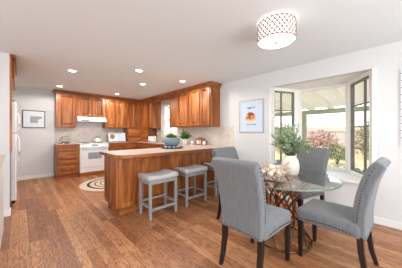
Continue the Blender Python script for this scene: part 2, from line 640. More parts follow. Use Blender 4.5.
# kitchen window over the sink
e = panel('window_4', (WR + .07, KY1), (WR + .07, KY0), KZ0, KZ1, .06, .06, .06, False)
MB().box(.06, -.025, (KZ0 + KZ1) / 2 - .02, KY1 - KY0 - .06, .025, (KZ0 + KZ1) / 2 + .02).build('window_sash', 'white', e)
MB().box((KY1 - KY0) / 2 - .02, -.02, KZ0 + .05, (KY1 - KY0) / 2 + .02, .02, KZ1 - .05).build('muntin', 'white', e)
struct(MB().box(WR - .015, KY1 - .0, KZ0 - .04, WR, KY1 + .02, 2.28).box(WR - .015, KY0 - .02, KZ0 - .04, WR, KY0, 2.28).box(WR - .03, KY0, KZ0 - .04, WR, KY1, KZ0).build('trim_7', 'white', bevel=.003))
panel('fill_window_rear', (2.8, YF - .06), (-1.0, YF - .06), .3, 2.25, .06, .06, .06, False)  # unseen rear window, added to frame the fill light
panel('fill_window_left', (XL - .06, 2.5), (XL - .06, -.7), .3, 2.2, .06, .06, .06, False)  # unseen left window, added as a setting for its fill light

# ------------------------------------------------------------------ cabinets
# local frame: x across the front, y into the wall (front of the box at y=0), z up
def knob(parent, x, z, y=-.022):
    MB().lathe([(.006, 0), (.005, .012), (.013, .018), (.014, .024), (.008, .03)], 10).build('knob', 'brass', parent, True, loc=(x, y, z)).rotation_euler = (R(90), 0, 0)
def cab_door(parent, x0, z0, x1, z1, kx=None, kz=None, name='door', m='wood_v'):
    t = min(.058, (x1 - x0) * .24)
    d = MB().frame(x0, z0, x1, z1, -.022, 0, t)
    a, b, c2, e2 = x0 + t, z0 + t, x1 - t, z1 - t
    i = .034
    if c2 - a > .09 and e2 - b > .09:
        # raised panel with sloped shoulders
        d.add([(a, -.002, b), (c2, -.002, b), (c2, -.002, e2), (a, -.002, e2),
               (a + i, -.017, b + i), (c2 - i, -.017, b + i), (c2 - i, -.017, e2 - i), (a + i, -.017, e2 - i)],
              [(4, 5, 6, 7), (0, 1, 5, 4), (1, 2, 6, 5), (2, 3, 7, 6), (3, 0, 4, 7)])
    else:
        d.box(a, -.012, b, c2, -.004, e2)
    o = d.build(name, m, parent, bevel=.003)
    if kx is not None:
        knob(o, kx, kz)
    return o
def wall_cab(label, loc, rotz, width, z0, z1, doors, depth=.33, group=None):
    t = thing('wall_cabinet', label, 'cabinet', (loc[0], loc[1], 0), rotz, group)
    MB().box(0, 0, z0, width, depth - .004, z1).build('body', 'wood_v', t, bevel=.002)
    for i, (a, b) in enumerate(doors):
        side = b - .03 if i % 2 == 0 else a + .03
        cab_door(t, a, z0 + .022, b, z1 - .03, side, z0 + .07)
    return t
def base_cab(label, loc, rotz, width, cells, depth=.60, toe=.05):
    t = thing('base_cabinet', label, 'cabinet', (loc[0], loc[1], 0), rotz)
    MB().box(0, 0, .10, width, depth - .005, .868).build('body', 'wood_v', t, bevel=.002)
    MB().box(0.01, toe, 0, width - .01, depth - .01, .10).build('toe_kick', 'wood_x', t)
    for kind, a, z0, b, z1 in cells:
        if kind == 'drawer':
            cab_door(t, a, z0, b, z1, (a + b) / 2, (z0 + z1) / 2, 'drawer', 'wood_x')
        else:
            cab_door(t, a, z0, b, z1, b - .03, z1 - .07)
    return t
FB = WB - .33
CT = 2.315
wall_cab('tall single-door wooden wall cabinet left of the range hood', (.722, FB), 0, .475, 1.37, CT, [(.035, .44)])
wall_cab('short two-door wooden wall cabinet directly above the range hood', (1.20, FB), 0, .76, 1.69, CT, [(.03, .365), (.395, .73)])
wall_cab('two-door wooden wall cabinet just right of the range hood', (1.963, FB), 0, .79, 1.37, CT, [(.03, .385), (.405, .76)])
wall_cab('wooden corner wall cabinet with one door on the back wall', (2.756, FB), 0, WR - 2.76, 1.37, CT, [(.03, .385)])
FR = WR - .33
RZ = -PI / 2
wall_cab('two-door wooden wall cabinet between back corner and sink window', (FR, FB - .003), RZ, FB - 5.62, 1.37, CT, [(.03, .40), (.42, .80)])
wall_cab('two-door wooden wall cabinet just right of the sink window', (FR, 4.668), RZ, .905, 1.37, CT, [(.03, .375), (.40, .88)])
wall_cab('end two-door wooden wall cabinet nearest the framed teacup print', (FR, 3.76), RZ, .755, 1.37, CT, [(.02, .395), (.42, .725)])
vt = thing('window_valance', 'wooden valance board bridging the cabinets above the sink window', 'valance', (FR, 5.617, 0), RZ)
MB().box(0, .0, 2.19, .945, .022, CT - .032).build('board', 'wood_x', vt, bevel=.002)
# crown moulding, one continuous run (back wall then right wall), mitred
def crown():
    prof = [(0, CT - .03), (.012, CT - .03), (.018, CT + .005), (.05, CT + .045), (.058, CT + .06), (.058, H - .003), (0, H - .003)]
    rings = []
    # path points with outward directions
    path = [((.722, WB - .004), (-1, 0)), ((.722, FB), (-1, -1)), ((FR, FB), (-1, -1)), ((FR, 3.003), (-1, -1)), ((WR - .004, 3.003), (0, -1))]
    for (x, y), (dx, dy) in path:
        rings.append([(x + dx * o, y + dy * o, z) for o, z in prof])
    return MB().rings(rings)
cm = crown().build('crown_molding', 'wood_x')
tag(cm, 'wooden crown molding along the tops of the wall cabinets', 'molding')

F0 = 6.157
base_cab('three-drawer wooden base cabinet left of the white range', (.70, F0), 0, .506,
         [('drawer', .03, .725, .475, .855), ('drawer', .03, .425, .475, .705), ('drawer', .03, .13, .475, .405)])
base_cab('wooden base cabinet with drawers just right of the white range', (1.975, F0), 0, .88,
         [('drawer', .02, .72, .43, .85), ('drawer', .45, .72, .86, .85), ('door', .02, .13, .43, .70), ('door', .45, .13, .86, .70)])
base_cab('wooden corner base cabinet under the sink window', (2.862, WB - .005), RZ, 1.62,
         [('door', .66, .13, 1.12, .70), ('door', 1.14, .13, 1.60, .70), ('drawer', .66, .72, 1.60, .85)], depth=.632)
base_cab('wooden base cabinet run between the sink and the peninsula', (2.862, 5.135), RZ, 1.68,
         [('drawer', .02, .72, .55, .85), ('drawer', .57, .72, 1.10, .85), ('drawer', 1.12, .72, 1.65, .85),
          ('door', .02, .13, .55, .70), ('door', .57, .13, 1.10, .70), ('door', 1.12, .13, 1.65, .70)], depth=.632)
# peninsula
PX0, PY0, PY1 = 1.05, 2.87, 3.44
pen = thing('peninsula_cabinet', 'long wooden kitchen peninsula with panelled back behind the stools', 'cabinet', (PX0, PY0, 0))
PW = WR - PX0 - .004
MB().box(0, 0, .105, PW, PY1 - PY0, .868).build('body', 'wood_v', pen, bevel=.002)
MB().box(.025, .012, 0, PW, PY1 - PY0 - .05, .105).build('toe_kick', 'wood_x', pen, bevel=.004)
n = 6
for i in range(n):
    a = .0 + i * PW / n
    b = a + PW / n - .004
    d = MB().frame(a, .107, b, .866, -.020, 0, .05, .075)
    d.box(a + .05, -.006, .18, b - .05, -.002, .79)
    d.build('back_panel', 'wood_v', pen, bevel=.002)
d = MB()
d.box(-.018, 0, .107, 0, .06, .866).box(-.018, .51, .107, 0, .57, .866).box(-.018, .06, .80, 0, .51, .866).box(-.018, .06, .107, 0, .51, .17)
for k in range(3):
    d.box(-.010, .06 + k * .15, .17, -.002, .06 + (k + 1) * .15 - .006, .80)
d.build('end_panel', 'wood_v', pen, bevel=.002)

# worktops
def arc(cx, cy, r, a0, a1, n=8):
    return [(cx + r * math.cos(R(a0 + (a1 - a0) * i / n)), cy + r * math.sin(R(a0 + (a1 - a0) * i / n))) for i in range(n + 1)]
edge_path = [(1.972, 6.13), (2.83, 6.13), (2.83, 3.465), (.985, 3.465)] + arc(1.165, 2.80, .18, 180, 270) + [(WR - .003, 2.62)]
top_poly = edge_path + [(WR - .003, WB - .003), (1.972, WB - .003)]
wt = thing('kitchen_worktop', 'beige worktop sweeping round the corner onto the peninsula', 'worktop')
MB().prism(top_poly, .872, .912).build('slab', 'counter', wt, bevel=.003)
def offset_strip(path, o, z0, z1):
    P = [Vector(p) for p in path]
    rs = []
    for i, p in enumerate(P):
        t0 = (P[i] - P[i - 1]).normalized() if i else (P[1] - P[0]).normalized()
        t1 = (P[i + 1] - P[i]).normalized() if i < len(P) - 1 else t0
        n0, n1 = Vector((t0.y, -t0.x)), Vector((t1.y, -t1.x))
        nn = (n0 + n1).normalized()
        k = 1 / max(.3, nn.dot(n0))
        q = p - nn * o * k * SGN
        r0 = p - nn * .001 * SGN
        rs.append([(r0.x, r0.y, z0), (q.x, q.y, z0), (q.x, q.y, z1), (r0.x, r0.y, z1)])
    return MB().rings(rs)
SGN = -1
offset_strip(edge_path, .017, .864, .913).build('edge_trim', 'wood_x', wt, bevel=.004)
wt2 = thing('kitchen_worktop', 'short beige worktop over the drawers left of the range', 'worktop')
MB().box(.70, 6.13, .872, 1.208, WB - .003, .912).build('slab', 'counter', wt2, bevel=.003)
MB().box(.685, 6.115, .866, 1.208, 6.129, .913).build('edge_trim', 'wood_x', wt2, bevel=.003)
# tiled splashbacks
tag(MB().box(.722, WB - .010, .913, WR - .011, WB - .001, 1.369).build('tile_backsplash', 'tile_b'), 'diagonal beige tile backsplash on the wall behind the range', 'backsplash')
tag(MB().box(WR - .010, 2.60, .913, WR - .001, 4.70, 1.369).box(WR - .010, 4.70, .913, WR - .001, 5.62, 1.055).box(WR - .010, 5.62, .913, WR - .001, WB - .001, 1.369).build('tile_backsplash', 'tile_r'),
    'diagonal beige tile backsplash on the sink wall above the worktop', 'backsplash')

# appliance garage in the corner of the worktop
ag = thing('appliance_garage', 'wooden appliance garage cupboard in the worktop corner', 'cabinet', (0, 0, 0))
MB().prism([(2.65, WB - .012), (2.65, FB), (2.70, FB), (3.15, FB), (FR, 6.42), (FR, 5.90), (WR - .012, 5.90), (WR - .012, WB - .012)], .914, 1.366).build('body', 'wood_v', ag)
MB().box(2.70, FB - .016, .93, 3.12, FB, 1.345).build('door', 'wood_x', ag, bevel=.003)
MB().box(FR - .016, 5.94, .93, FR, 6.38, 1.345).build('door', 'wood_y', ag, bevel=.003)

# ------------------------------------------------------------------ range and hood
rg = thing('kitchen_range', 'white freestanding range with oven window in the back cabinets', 'range', (1.213, 6.12, 0))
W = .752
MB().box(0, .05, 0, W, .6, .095).build('plinth', 'wood_x', rg)
MB().box(0, .03, .10, W, .63, .895).build('body', 'appliance', rg, bevel=.004)
MB().box(-.002, .01, .897, W + .002, .635, .915).build('cooktop', 'appliance', rg, bevel=.005)
for x, y, r in ((.19, .20, .085), (.56, .20, .07), (.19, .46, .07), (.56, .46, .085)):
    b = MB()
    for k in range(3):
        rr = r * (1 - k * .3)
        b.tube([(rr * math.cos(2 * PI * i / 20), rr * math.sin(2 * PI * i / 20), 0) for i in range(21)], .006, 6)
    b.build('burner_coil', 'black', rg, True, loc=(x, y, .922))
cp = MB()
cp.add([(0, .0, .815), (W, .0, .815), (W, .03, .9), (0, .03, .9), (0, .06, .815), (W, .06, .815), (W, .06, .9), (0, .06, .9)],
       [(0, 1, 2, 3), (4, 7, 6, 5), (0, 4, 5, 1), (3, 2, 6, 7), (0, 3, 7, 4), (1, 5, 6, 2)])
cpo = cp.build('control_panel', 'appliance', rg, bevel=.003)
MB().box(.30, .004, .845, .45, .02, .875).build('display', 'black', cpo)
for x in (.08, .16, .59, .67):
    MB().lathe([(.018, 0), (.018, .012), (.012, .02)], 12).build('knob', 'white', cpo, True, loc=(x, .012, .855)).rotation_euler = (R(80), 0, 0)
od = MB().box(.01, 0, .235, W - .01, .03, .800).build('oven_door', 'appliance', rg, bevel=.006)
MB().box(.20, -.004, .47, W - .20, .0, .66).build('oven_window', 'ovenglass', od, bevel=.004)
MB().box(.04, -.006, .755, W - .04, .0, .795).build('door_trim', 'steel', od)
MB().tube([(.06, -.035, .765), (W - .06, -.035, .765)], .011, 8).build('handle', 'appliance', od, True)
MB().box(.07, -.035, .757, .09, .0, .773).build('handle_bracket', 'appliance', od)
MB().box(W - .09, -.035, .757, W - .07, .0, .773).build('handle_bracket', 'appliance', od)
MB().box(.01, 0, .105, W - .01, .03, .225).build('storage_drawer', 'appliance', rg, bevel=.005)

hd = thing('range_hood', 'white under-cabinet range hood above the range', 'hood', (1.20, 6.767, 0))
MB().add([(0, -.005, 1.55), (.76, -.005, 1.55), (.76, -.005, 1.688), (0, -.005, 1.688), (0, -.46, 1.55), (.76, -.46, 1.55), (.76, -.46, 1.60), (0, -.46, 1.60), (.76, -.38, 1.688), (0, -.38, 1.688)],
         [(0, 1, 2, 3), (0, 4, 5, 1), (4, 7, 6, 5), (7, 9, 8, 6), (9, 3, 2, 8), (0, 3, 9, 7, 4), (1, 5, 6, 8, 2)]).build('hood_body', 'appliance', hd, bevel=.003)
MB().box(.04, -.42, 1.54, .72, -.04, 1.549).build('filter', 'steel', hd)
MB().box(.08, -.466, 1.565, .28, -.46, 1.585).build('vent_slot', 'black', hd)

kt = thing('kettle', 'small white kettle with dark handle on the range', 'kettle', (1.78, 6.56, .929))
MB().lathe([(.08, 0), (.1, .02), (.098, .06), (.075, .1), (.045, .12), (.0, .125)], 20, cap1=False).build('kettle_body', 'cream', kt, True)
MB().tube([(-.08, 0, .06), (-.13, 0, .09), (-.155, 0, .13)], [.018, .013, .009], 8).build('spout', 'cream', kt, True)
MB().tube([(.07 * math.cos(a), 0, .09 + .085 * math.sin(a)) for a in [PI * i / 10 for i in range(11)]], .007, 6).build('handle', 'black', kt, True)

# cookbook on a stand, with a round dish picture on the left page
bk = thing('cookbook_stand', 'open picture book on a dark stand, right of the range', 'book stand', (2.33, 6.50, .913), R(-4))
MB().box(-.24, -.06, 0, .24, .10, .018).build('stand_base', 'espresso', bk, bevel=.003)
pg = MB()
pg.add([(-.25, -.05, .02), (0, -.02, .02), (.28, -.05, .02), (-.25, .03, .30), (0, .06, .29), (.28, .03, .30)], [(0, 1, 4, 3), (1, 2, 5, 4)])
o = pg.build('left_and_right_page', 'paper', bk, solid=False)
o.name = 'open_pages'
sm = o.modifiers.new('thick', 'SOLIDIFY')
sm.thickness = .012
sm.offset = -1
def tilt_disc(mb, cx, cz, r, off):
    pts = []
    for i in range(24):
        x = cx + r * math.cos(2 * PI * i / 24)
        z = cz + r * math.sin(2 * PI * i / 24)
        y = -.02 - .03 * abs(x) / .25 + (z - .02) * .285 - off
        pts.append((x, y, z))
    mb.add(pts, [tuple(range(24))])
tilt_disc(d1 := MB(), -.13, .18, .075, .003)
d1.build('plate_picture', 'dframe', bk, solid=False)
tilt_disc(d2 := MB(), -.13, .18, .06, .006)
d2.build('plate_picture', 'toast', bk, solid=False)
MB().add([(.03, -.028, .05), (.24, -.05, .05), (.24, .015, .27), (.03, .038, .27)], [(0, 1, 2, 3)]).build('blue_picture', 'bluemat', bk, solid=False)

# wire fruit stand left of the range
ws = thing('wire_rack', 'small silver wire rack on the worktop left of the range', 'rack', (.93, 6.50, .913))
mb = MB()
for z, r in ((.02, .13), (.13, .13), (.2, .07)):
    mb.tube([(r * math.cos(2 * PI * i / 20), r * .7 * math.sin(2 * PI * i / 20), z) for i in range(21)], .004, 6)
for i in range(8):
    a = 2 * PI * i / 8
    mb.tube([(.13 * math.cos(a), .09 * math.sin(a), .0), (.13 * math.cos(a), .09 * math.sin(a), .13), (.07 * math.cos(a), .05 * math.sin(a), .2)], .003, 5)
mb.build('rack_wires', 'chrome', ws, True)
for i, (x, y) in enumerate(((-.05, -.02), (.02, .03), (.06, -.02))):
    c = thing('cup', ['dark brown cup at the left of the wire rack', 'dark brown cup at the back of the wire rack', 'dark brown cup at the right of the wire rack'][i], 'cup', (.93 + x, 6.50 + y, .913), 0, 'cups in the wire rack')
    MB().lathe([(.02, 0), (.028, .03), (.03, .06), (.026, .058), (.018, .008)], 12, cap1=False).build('cup_body', 'copper', c, True)

# tap
tp = thing('kitchen_faucet', 'tall chrome gooseneck faucet behind the blue bowl', 'faucet', (3.22, 5.1, .913))
MB().lathe([(.03, 0), (.028, .01), (.018, .03), (.014, .06)], 16).build('base', 'chrome', tp, True)
MB().tube([(0, 0, .05), (0, 0, .28)] + [(-.09 + .09 * math.cos(a), 0, .28 + .09 * math.sin(a)) for a in [PI * i / 10 for i in range(1, 11)]] + [(-.18, 0, .22)], .012, 10).build('spout', 'chrome', tp, True)
MB().tube([(0, .02, .05), (0, .08, .09)], .008, 8).build('lever', 'chrome', tp, True)

# toaster
to = thing('toaster', 'small white toaster on the worktop beneath the window side cabinet', 'toaster', (3.20, 5.72, .913), R(90))
MB().box(-.14, -.08, .01, .14, .08, .19).build('toaster_body', 'appliance', to, bevel=.025)
MB().box(-.11, -.035, .188, .11, -.012, .193).box(-.11, .012, .188, .11, .035, .193).build('slot', 'black', to)
MB().box(-.155, -.015, .11, -.14, .015, .125).build('lever', 'black', to)

# ------------------------------------------------------------------ things on peninsula and side worktop
tr = tag(MB().lathe([(.19, 0), (.215, .006), (.22, .02), (.21, .022), (.2, .014), (.0, .012)], 36, cap1=False).build('round_tray', 'slate', None, True, loc=(2.22, 3.18, .914)),
         'round dark slate tray on the peninsula under the blue planter', 'tray')
bw = thing('succulent_bowl', 'blue-grey bowl of green succulents on the dark peninsula tray', 'planter', (2.22, 3.18, .929))
MB().lathe([(.08, 0), (.085, .012), (.075, .025), (.12, .045), (.158, .085), (.168, .13), (.155, .175), (.13, .195), (.125, .19), (.14, .15), (.1, .12)], 32).build('bowl', 'bluepot', bw, True)
sl = MB()
for k in range(9):
    a = rnd.uniform(0, 2 * PI)
    r = rnd.uniform(0, .085)
    c = (r * math.cos(a), r * math.sin(a), .18)
    hgt = rnd.uniform(.07, .13)
    for i in range(14):
        b = i * 2.4
        el = R(25 + 55 * (i / 14))
        sl.leaf(c, (math.cos(b) * math.cos(el), math.sin(b) * math.cos(el), math.sin(el)), hgt, .035)
sl.build('succulents', 'leafg', bw, solid=False)
MB().lathe([(.13, .172), (.0, .177)], 20, cap1=False).build('soil', 'stem', bw)
for i in range(9):
    a = 2 * PI * i / 9 + .2
    nm = ['front', 'left']
    tag(MB().ball((0, 0, 0), .017, 10).build('glass_bead', 'cream', None, True, loc=(2.22 + .135 * math.cos(a), 3.18 + .135 * math.sin(a), .944)),
        'small white bead on the slate tray round the blue bowl', 'bead', 'white beads round the blue bowl')

hp = thing('potted_herb', 'leafy green plant in a white pot under the end cabinets', 'plant', (3.20, 3.98, .913))
MB().lathe([(.05, 0), (.06, .05), (.07, .13), (.072, .14), (.06, .14), (.055, .11)], 20).build('pot', 'cream', hp, True)
lf = MB()
st = MB()
for k in range(60):
    a, el = rnd.uniform(0, 2 * PI), rnd.uniform(.25, 1.45)
    ln = rnd.uniform(.1, .26)
    tip = Vector((math.cos(a) * math.cos(el) * ln * .8, math.sin(a) * math.cos(el) * ln, .13 + math.sin(el) * ln * .95))
    st.tube([(0, 0, .12), tuple(tip)], .002, 4)
    for q in range(6):
        lf.leaf(Vector((0, 0, .12)).lerp(tip, .45 + q * .11), (rnd.uniform(-1, 1), rnd.uniform(-1, 1), rnd.uniform(-.2, .8)), .05, .032)
lf.build('foliage', 'leafg', hp, solid=False)
st.build('stems', 'stem', hp)
mg = thing('mug', 'white mug beside the herb pot on the side worktop', 'mug', (3.25, 4.30, .913))
MB().lathe([(.035, 0), (.042, .01), (.042, .095), (.038, .095), (.036, .012)], 18).build('mug_body', 'cream', mg, True)
MB().tube([(-.04, 0, .08), (-.07, 0, .07), (-.07, 0, .035), (-.04, 0, .025)], .005, 6).build('handle', 'cream', mg, True)
mg2 = dup(mg, (3.27, 3.76, .913), 1.2, 'white mug between the herb pot and the wooden tea box')
tb = thing('tea_box', 'copper-brown wooden box with white cards under the end cabinets', 'box', (3.36, 3.56, .913), RZ)
MB().box(-.11, -.06, 0, .11, .06, .15).build('box_body', 'copper', tb, bevel=.004)
MB().box(-.12, -.07, .15, .12, .07, .165).box(-.06, -.01, .165, .06, .01, .20).build('lid', 'copper', tb, bevel=.004)
MB().box(-.07, -.068, .025, .0, -.06, .12).build('card', 'paper', tb)
MB().box(.02, -.067, .03, .08, -.06, .11).build('card', 'tan', tb)
fr_ = thing('photo_block', 'small brown block frame with white card beside the tea box', 'picture frame', (3.30, 3.36, .913), R(-60))
MB().box(-.05, -.012, 0, .05, .012, .12).build('frame', 'copper', fr_, bevel=.003)
MB().box(-.035, -.016, .02, .035, -.012, .10).build('card', 'paper', fr_)

# ------------------------------------------------------------------ refrigerator and its surround
su = thing('fridge_surround', 'tall wooden panel and over-fridge cabinet at the left wall end', 'cabinet', (0, 0, 0))
MB().box(-.84, WY + .115, .10, -.106, WY + .14, H - .004).box(-.106, WY + .0, .95, -.080, WY + .14, H - .004).build('side_panel', 'wood_v', su, bevel=.002)
MB().box(-.84, WY + .145, 2.05, -.072, 5.2, H - .05).build('body', 'wood_v', su)
MB().box(-.070, WY + .12, 2.06, -.052, 4.60, H - .07).build('door', 'wood_v', su, bevel=.003)
MB().box(-.070, 4.61, 2.06, -.052, 5.18, H - .07).build('door', 'wood_v', su, bevel=.003)
MB().box(-.106, WY - .012, H - .045, -.035, 5.21, H - .003).build('crown', 'wood_y', su, bevel=.006)
fg = thing('refrigerator', 'white refrigerator seen edge-on at the left wall', 'refrigerator', (0, 0, 0))
MB().box(-.80, 4.42, .05, -.11, 5.20, 1.745).build('body', 'appliance', fg, bevel=.01)
MB().box(-.108, 4.42, .10, -.036, 5.20, 1.20).build('door', 'appliance', fg, bevel=.015)
MB().box(-.108, 4.42, 1.215, -.036, 5.20, 1.742).build('freezer_door', 'appliance', fg, bevel=.015)
MB().box(-.79, 4.44, 0, -.16, 5.18, .05).build('base_grille', 'black', fg)
MB().box(-.10, 4.46, 1.746, -.06, 4.52, 1.766).build('hinge_cap', 'black', fg, bevel=.004)
MB().box(-.09, 4.44, .05, -.05, 4.50, .098).build('door_hinge', 'black', fg, bevel=.003)
MB().tube([(-.036, 5.05, .62), (-.004, 5.05, .70), (.004, 5.05, .9), (-.004, 5.05, 1.10), (-.036, 5.05, 1.18)], .012, 8).build('handle', 'appliance', fg, True)
MB().tube([(-.036, 5.05, 1.24), (-.004, 5.05, 1.30), (.004, 5.05, 1.42), (-.004, 5.05, 1.54), (-.036, 5.05, 1.60)], .012, 8).build('handle', 'appliance', fg, True)

# ------------------------------------------------------------------ pictures
pf = thing('framed_picture', 'dark-framed grey abstract print on the back kitchen wall', 'picture', (.056, WB - .002, 0))
MB().frame(0, 1.352, .456, 1.813, -.025, 0, .016).build('frame', 'dframe', pf, bevel=.003)
MB().box(.016, -.012, 1.368, .44, 0, 1.797).build('mat_board', 'paper', pf)
MB().box(.15, -.015, 1.48, .31, -.012, 1.66).add([(.30, -.014, 1.56), (.40, -.014, 1.62), (.38, -.014, 1.66), (.29, -.014, 1.66)], [(0, 1, 2, 3)]).build('print', 'greyink', pf)

tf = thing('framed_picture', 'silver-framed teacup print on the wall left of the bay window', 'picture', (WR - .002, 2.442, 0), RZ)
MB().frame(0, 1.232, .562, 1.900, -.022, 0, .014).build('frame', 'silver', tf, bevel=.003)
MB().box(.014, -.010, 1.246, .548, 0, 1.886).build('mat_board', 'bluemat', tf)
def disc(mb, cx, cz, rx, rz, y, a0=0, a1=360, n=28):
    pts = [(cx + rx * math.cos(R(a0 + (a1 - a0) * i / n)), y, cz + rz * math.sin(R(a0 + (a1 - a0) * i / n))) for i in range(n)]
    return mb.add(pts, [tuple(range(n))])
disc(MB(), .28, 1.505, .13, .05, -.0112).build('saucer', 'tan', tf, solid=False)
disc(MB(), .28, 1.60, .11, .11, -.0120, 180, 361).build('cup', 'orange', tf, solid=False)
disc(MB(), .28, 1.60, .11, .035, -.0126).build('tea', 'tan', tf, solid=False)
disc(disc(disc(MB(), .27, 1.61, .07, .04, -.0132), .33, 1.60, .03, .025, -.0133), .24, 1.545, .03, .03, -.0134).build('flowers', 'red', tf, solid=False)
disc(disc(MB(), .19, 1.53, .04, .03, -.0138), .34, 1.52, .03, .02, -.0138).build('blossoms', 'orange', tf, solid=False)
mb = MB()
pts = [(.19 + .012 * i, -.013, 1.735 + .016 * math.sin(i * 1.7) + (.02 if i % 5 == 0 else 0)) for i in range(17)]
mb.tube(pts, .005, 5)
mb.build('script_lettering', 'navy', tf)
mb = MB()
for i, (x, hh) in enumerate(((.19, .03), (.21, .02), (.225, .03), (.265, .02), (.28, .028), (.32, .03), (.345, .02), (.365, .02), (.385, .028))):
    mb.box(x, -.012, 1.38, x + .008, -.010, 1.38 + hh)
mb.box(.19, -.012, 1.392, .232, -.010, 1.398).box(.32, -.012, 1.392, .39, -.010, 1.398)
mb.build('lettering', 'dframe', tf)

ed = thing('wall_hanging', 'edge of a pale wall panel with brown dots at the right frame edge', 'wall art', (WR - .002, .012, 0), RZ)
MB().box(0, -.02, 1.05, .5, 0, 2.02).build('panel', 'paper', ed, bevel=.003)
dt = MB()
for i in range(10):
    dt.ball((.010, -.021, 1.16 + i * .09), .007, 8, (1, .4, 1))
dt.build('dots', 'red', ed, True)

# ------------------------------------------------------------------ ceiling lights
rl = None
labels = ['recessed ceiling light nearest the white refrigerator wall', 'recessed ceiling light near the tall cabinet left of the hood', 'recessed ceiling light over the near end of the peninsula',
          'recessed ceiling light in the far row, right of the hood', 'recessed ceiling light over the middle of the kitchen floor', 'recessed ceiling light just before the end wall cabinets']
for (x, y), lb in zip([(.72, 4.26), (.73, 5.89), (1.625, 3.39), (2.13, 5.90), (2.14, 4.27), (2.664, 3.407)], labels):
    if rl is None:
        rl = thing('recessed_light', lb, 'ceiling light', (x, y, H), 0, 'recessed ceiling lights over the kitchen')
        MB().rings([[(r * math.cos(2 * PI * i / 28), r * math.sin(2 * PI * i / 28), z) for i in range(28)] for r, z in ((.088, -.001), (.085, -.007), (.060, -.009), (.058, -.003))], False, False).build('trim_ring', 'white', rl, True)
        MB().lathe([(.057, -.006), (.057, -.002)], 24).build('lens', 'bulb', rl)
    else:
        dup(rl, (x, y, H), 0, lb)
    light('downlight', 'SPOT', (x, y, H - .03), (0, 0, 0), 40, (.98, .97, .94), spot_size=R(172), spot_blend=.25, shadow_soft_size=.06)

LX, LY, LR = 1.965, .915, .187
cl = thing('ceiling_drum_light', 'white drum ceiling light with a gold lattice shade over the table', 'ceiling light', (LX, LY, 0))
MB().lathe([(.07, 2.37), (.075, H - .001)], 24).build('canopy', 'chrome', cl, True)
MB().rings([[(LR * math.cos(2 * PI * i / 48), LR * math.sin(2 * PI * i / 48), z) for i in range(48)] for z in (2.19, 2.365)], False, False).build('shade', 'shade', cl, True, solid=False)
MB().lathe([(LR - .004, 2.184), (LR - .002, 2.19)], 48).build('diffuser', 'diffuser', cl)
MB().lathe([(.004, 2.165), (.014, 2.170), (.016, 2.178), (.006, 2.184)], 14).build('finial', 'steel', cl, True)
lt = MB()
RR = LR + .003
for z in (2.186, 2.368):
    ring = [(RR * math.cos(2 * PI * i / 48), RR * math.sin(2 * PI * i / 48), z) for i in range(49)]
    lt.strap(ring, .007, .003, [(p[0], p[1], 0) for p in ring])
NL = 26
for k in range(NL):
    for sg in (1, -1):
        pts = []
        for j in range(9):
            t = j / 8
            a = 2 * PI * k / NL + sg * t * 2 * PI * 3 / NL
            pts.append((RR * math.cos(a), RR * math.sin(a), 2.188 + t * .178))
        lt.strap(pts, .0085, .003, [(p[0], p[1], 0) for p in pts])
lt.build('lattice', 'gold', cl)
light('drum_lamp', 'AREA', (LX, LY, 2.155), (0, 0, 0), 9, (1, .95, .88), shape='DISK', size=.34)

# ------------------------------------------------------------------ dining chairs
def rrect(w, t, r, n=4):
    """rounded rectangle outline in local (u, v)"""
    out = []
    for cx, cy, a0 in ((w / 2 - r, t / 2 - r, 0), (-w / 2 + r, t / 2 - r, 90), (-w / 2 + r, -t / 2 + r, 180), (w / 2 - r, -t / 2 + r, 270)):
        for i in range(n + 1):
            a = R(a0 + 90 * i / n)
            out.append((cx + r * math.cos(a), cy + r * math.sin(a)))
    return out
def catmull(pts, k=6):
    P = [Vector(p) for p in pts]
    P = [2 * P[0] - P[1]] + P + [2 * P[-1] - P[-2]]
    out = []
    for i in range(1, len(P) - 2):
        for j in range(k):
            t = j / k
            out.append(.5 * ((2 * P[i]) + (P[i + 1] - P[i - 1]) * t + (2 * P[i - 1] - 5 * P[i] + 4 * P[i + 1] - P[i + 2]) * t * t + (3 * P[i] - P[i - 1] - 3 * P[i + 1] + P[i + 2]) * t ** 3))
    out.append(P[-2])
    return out
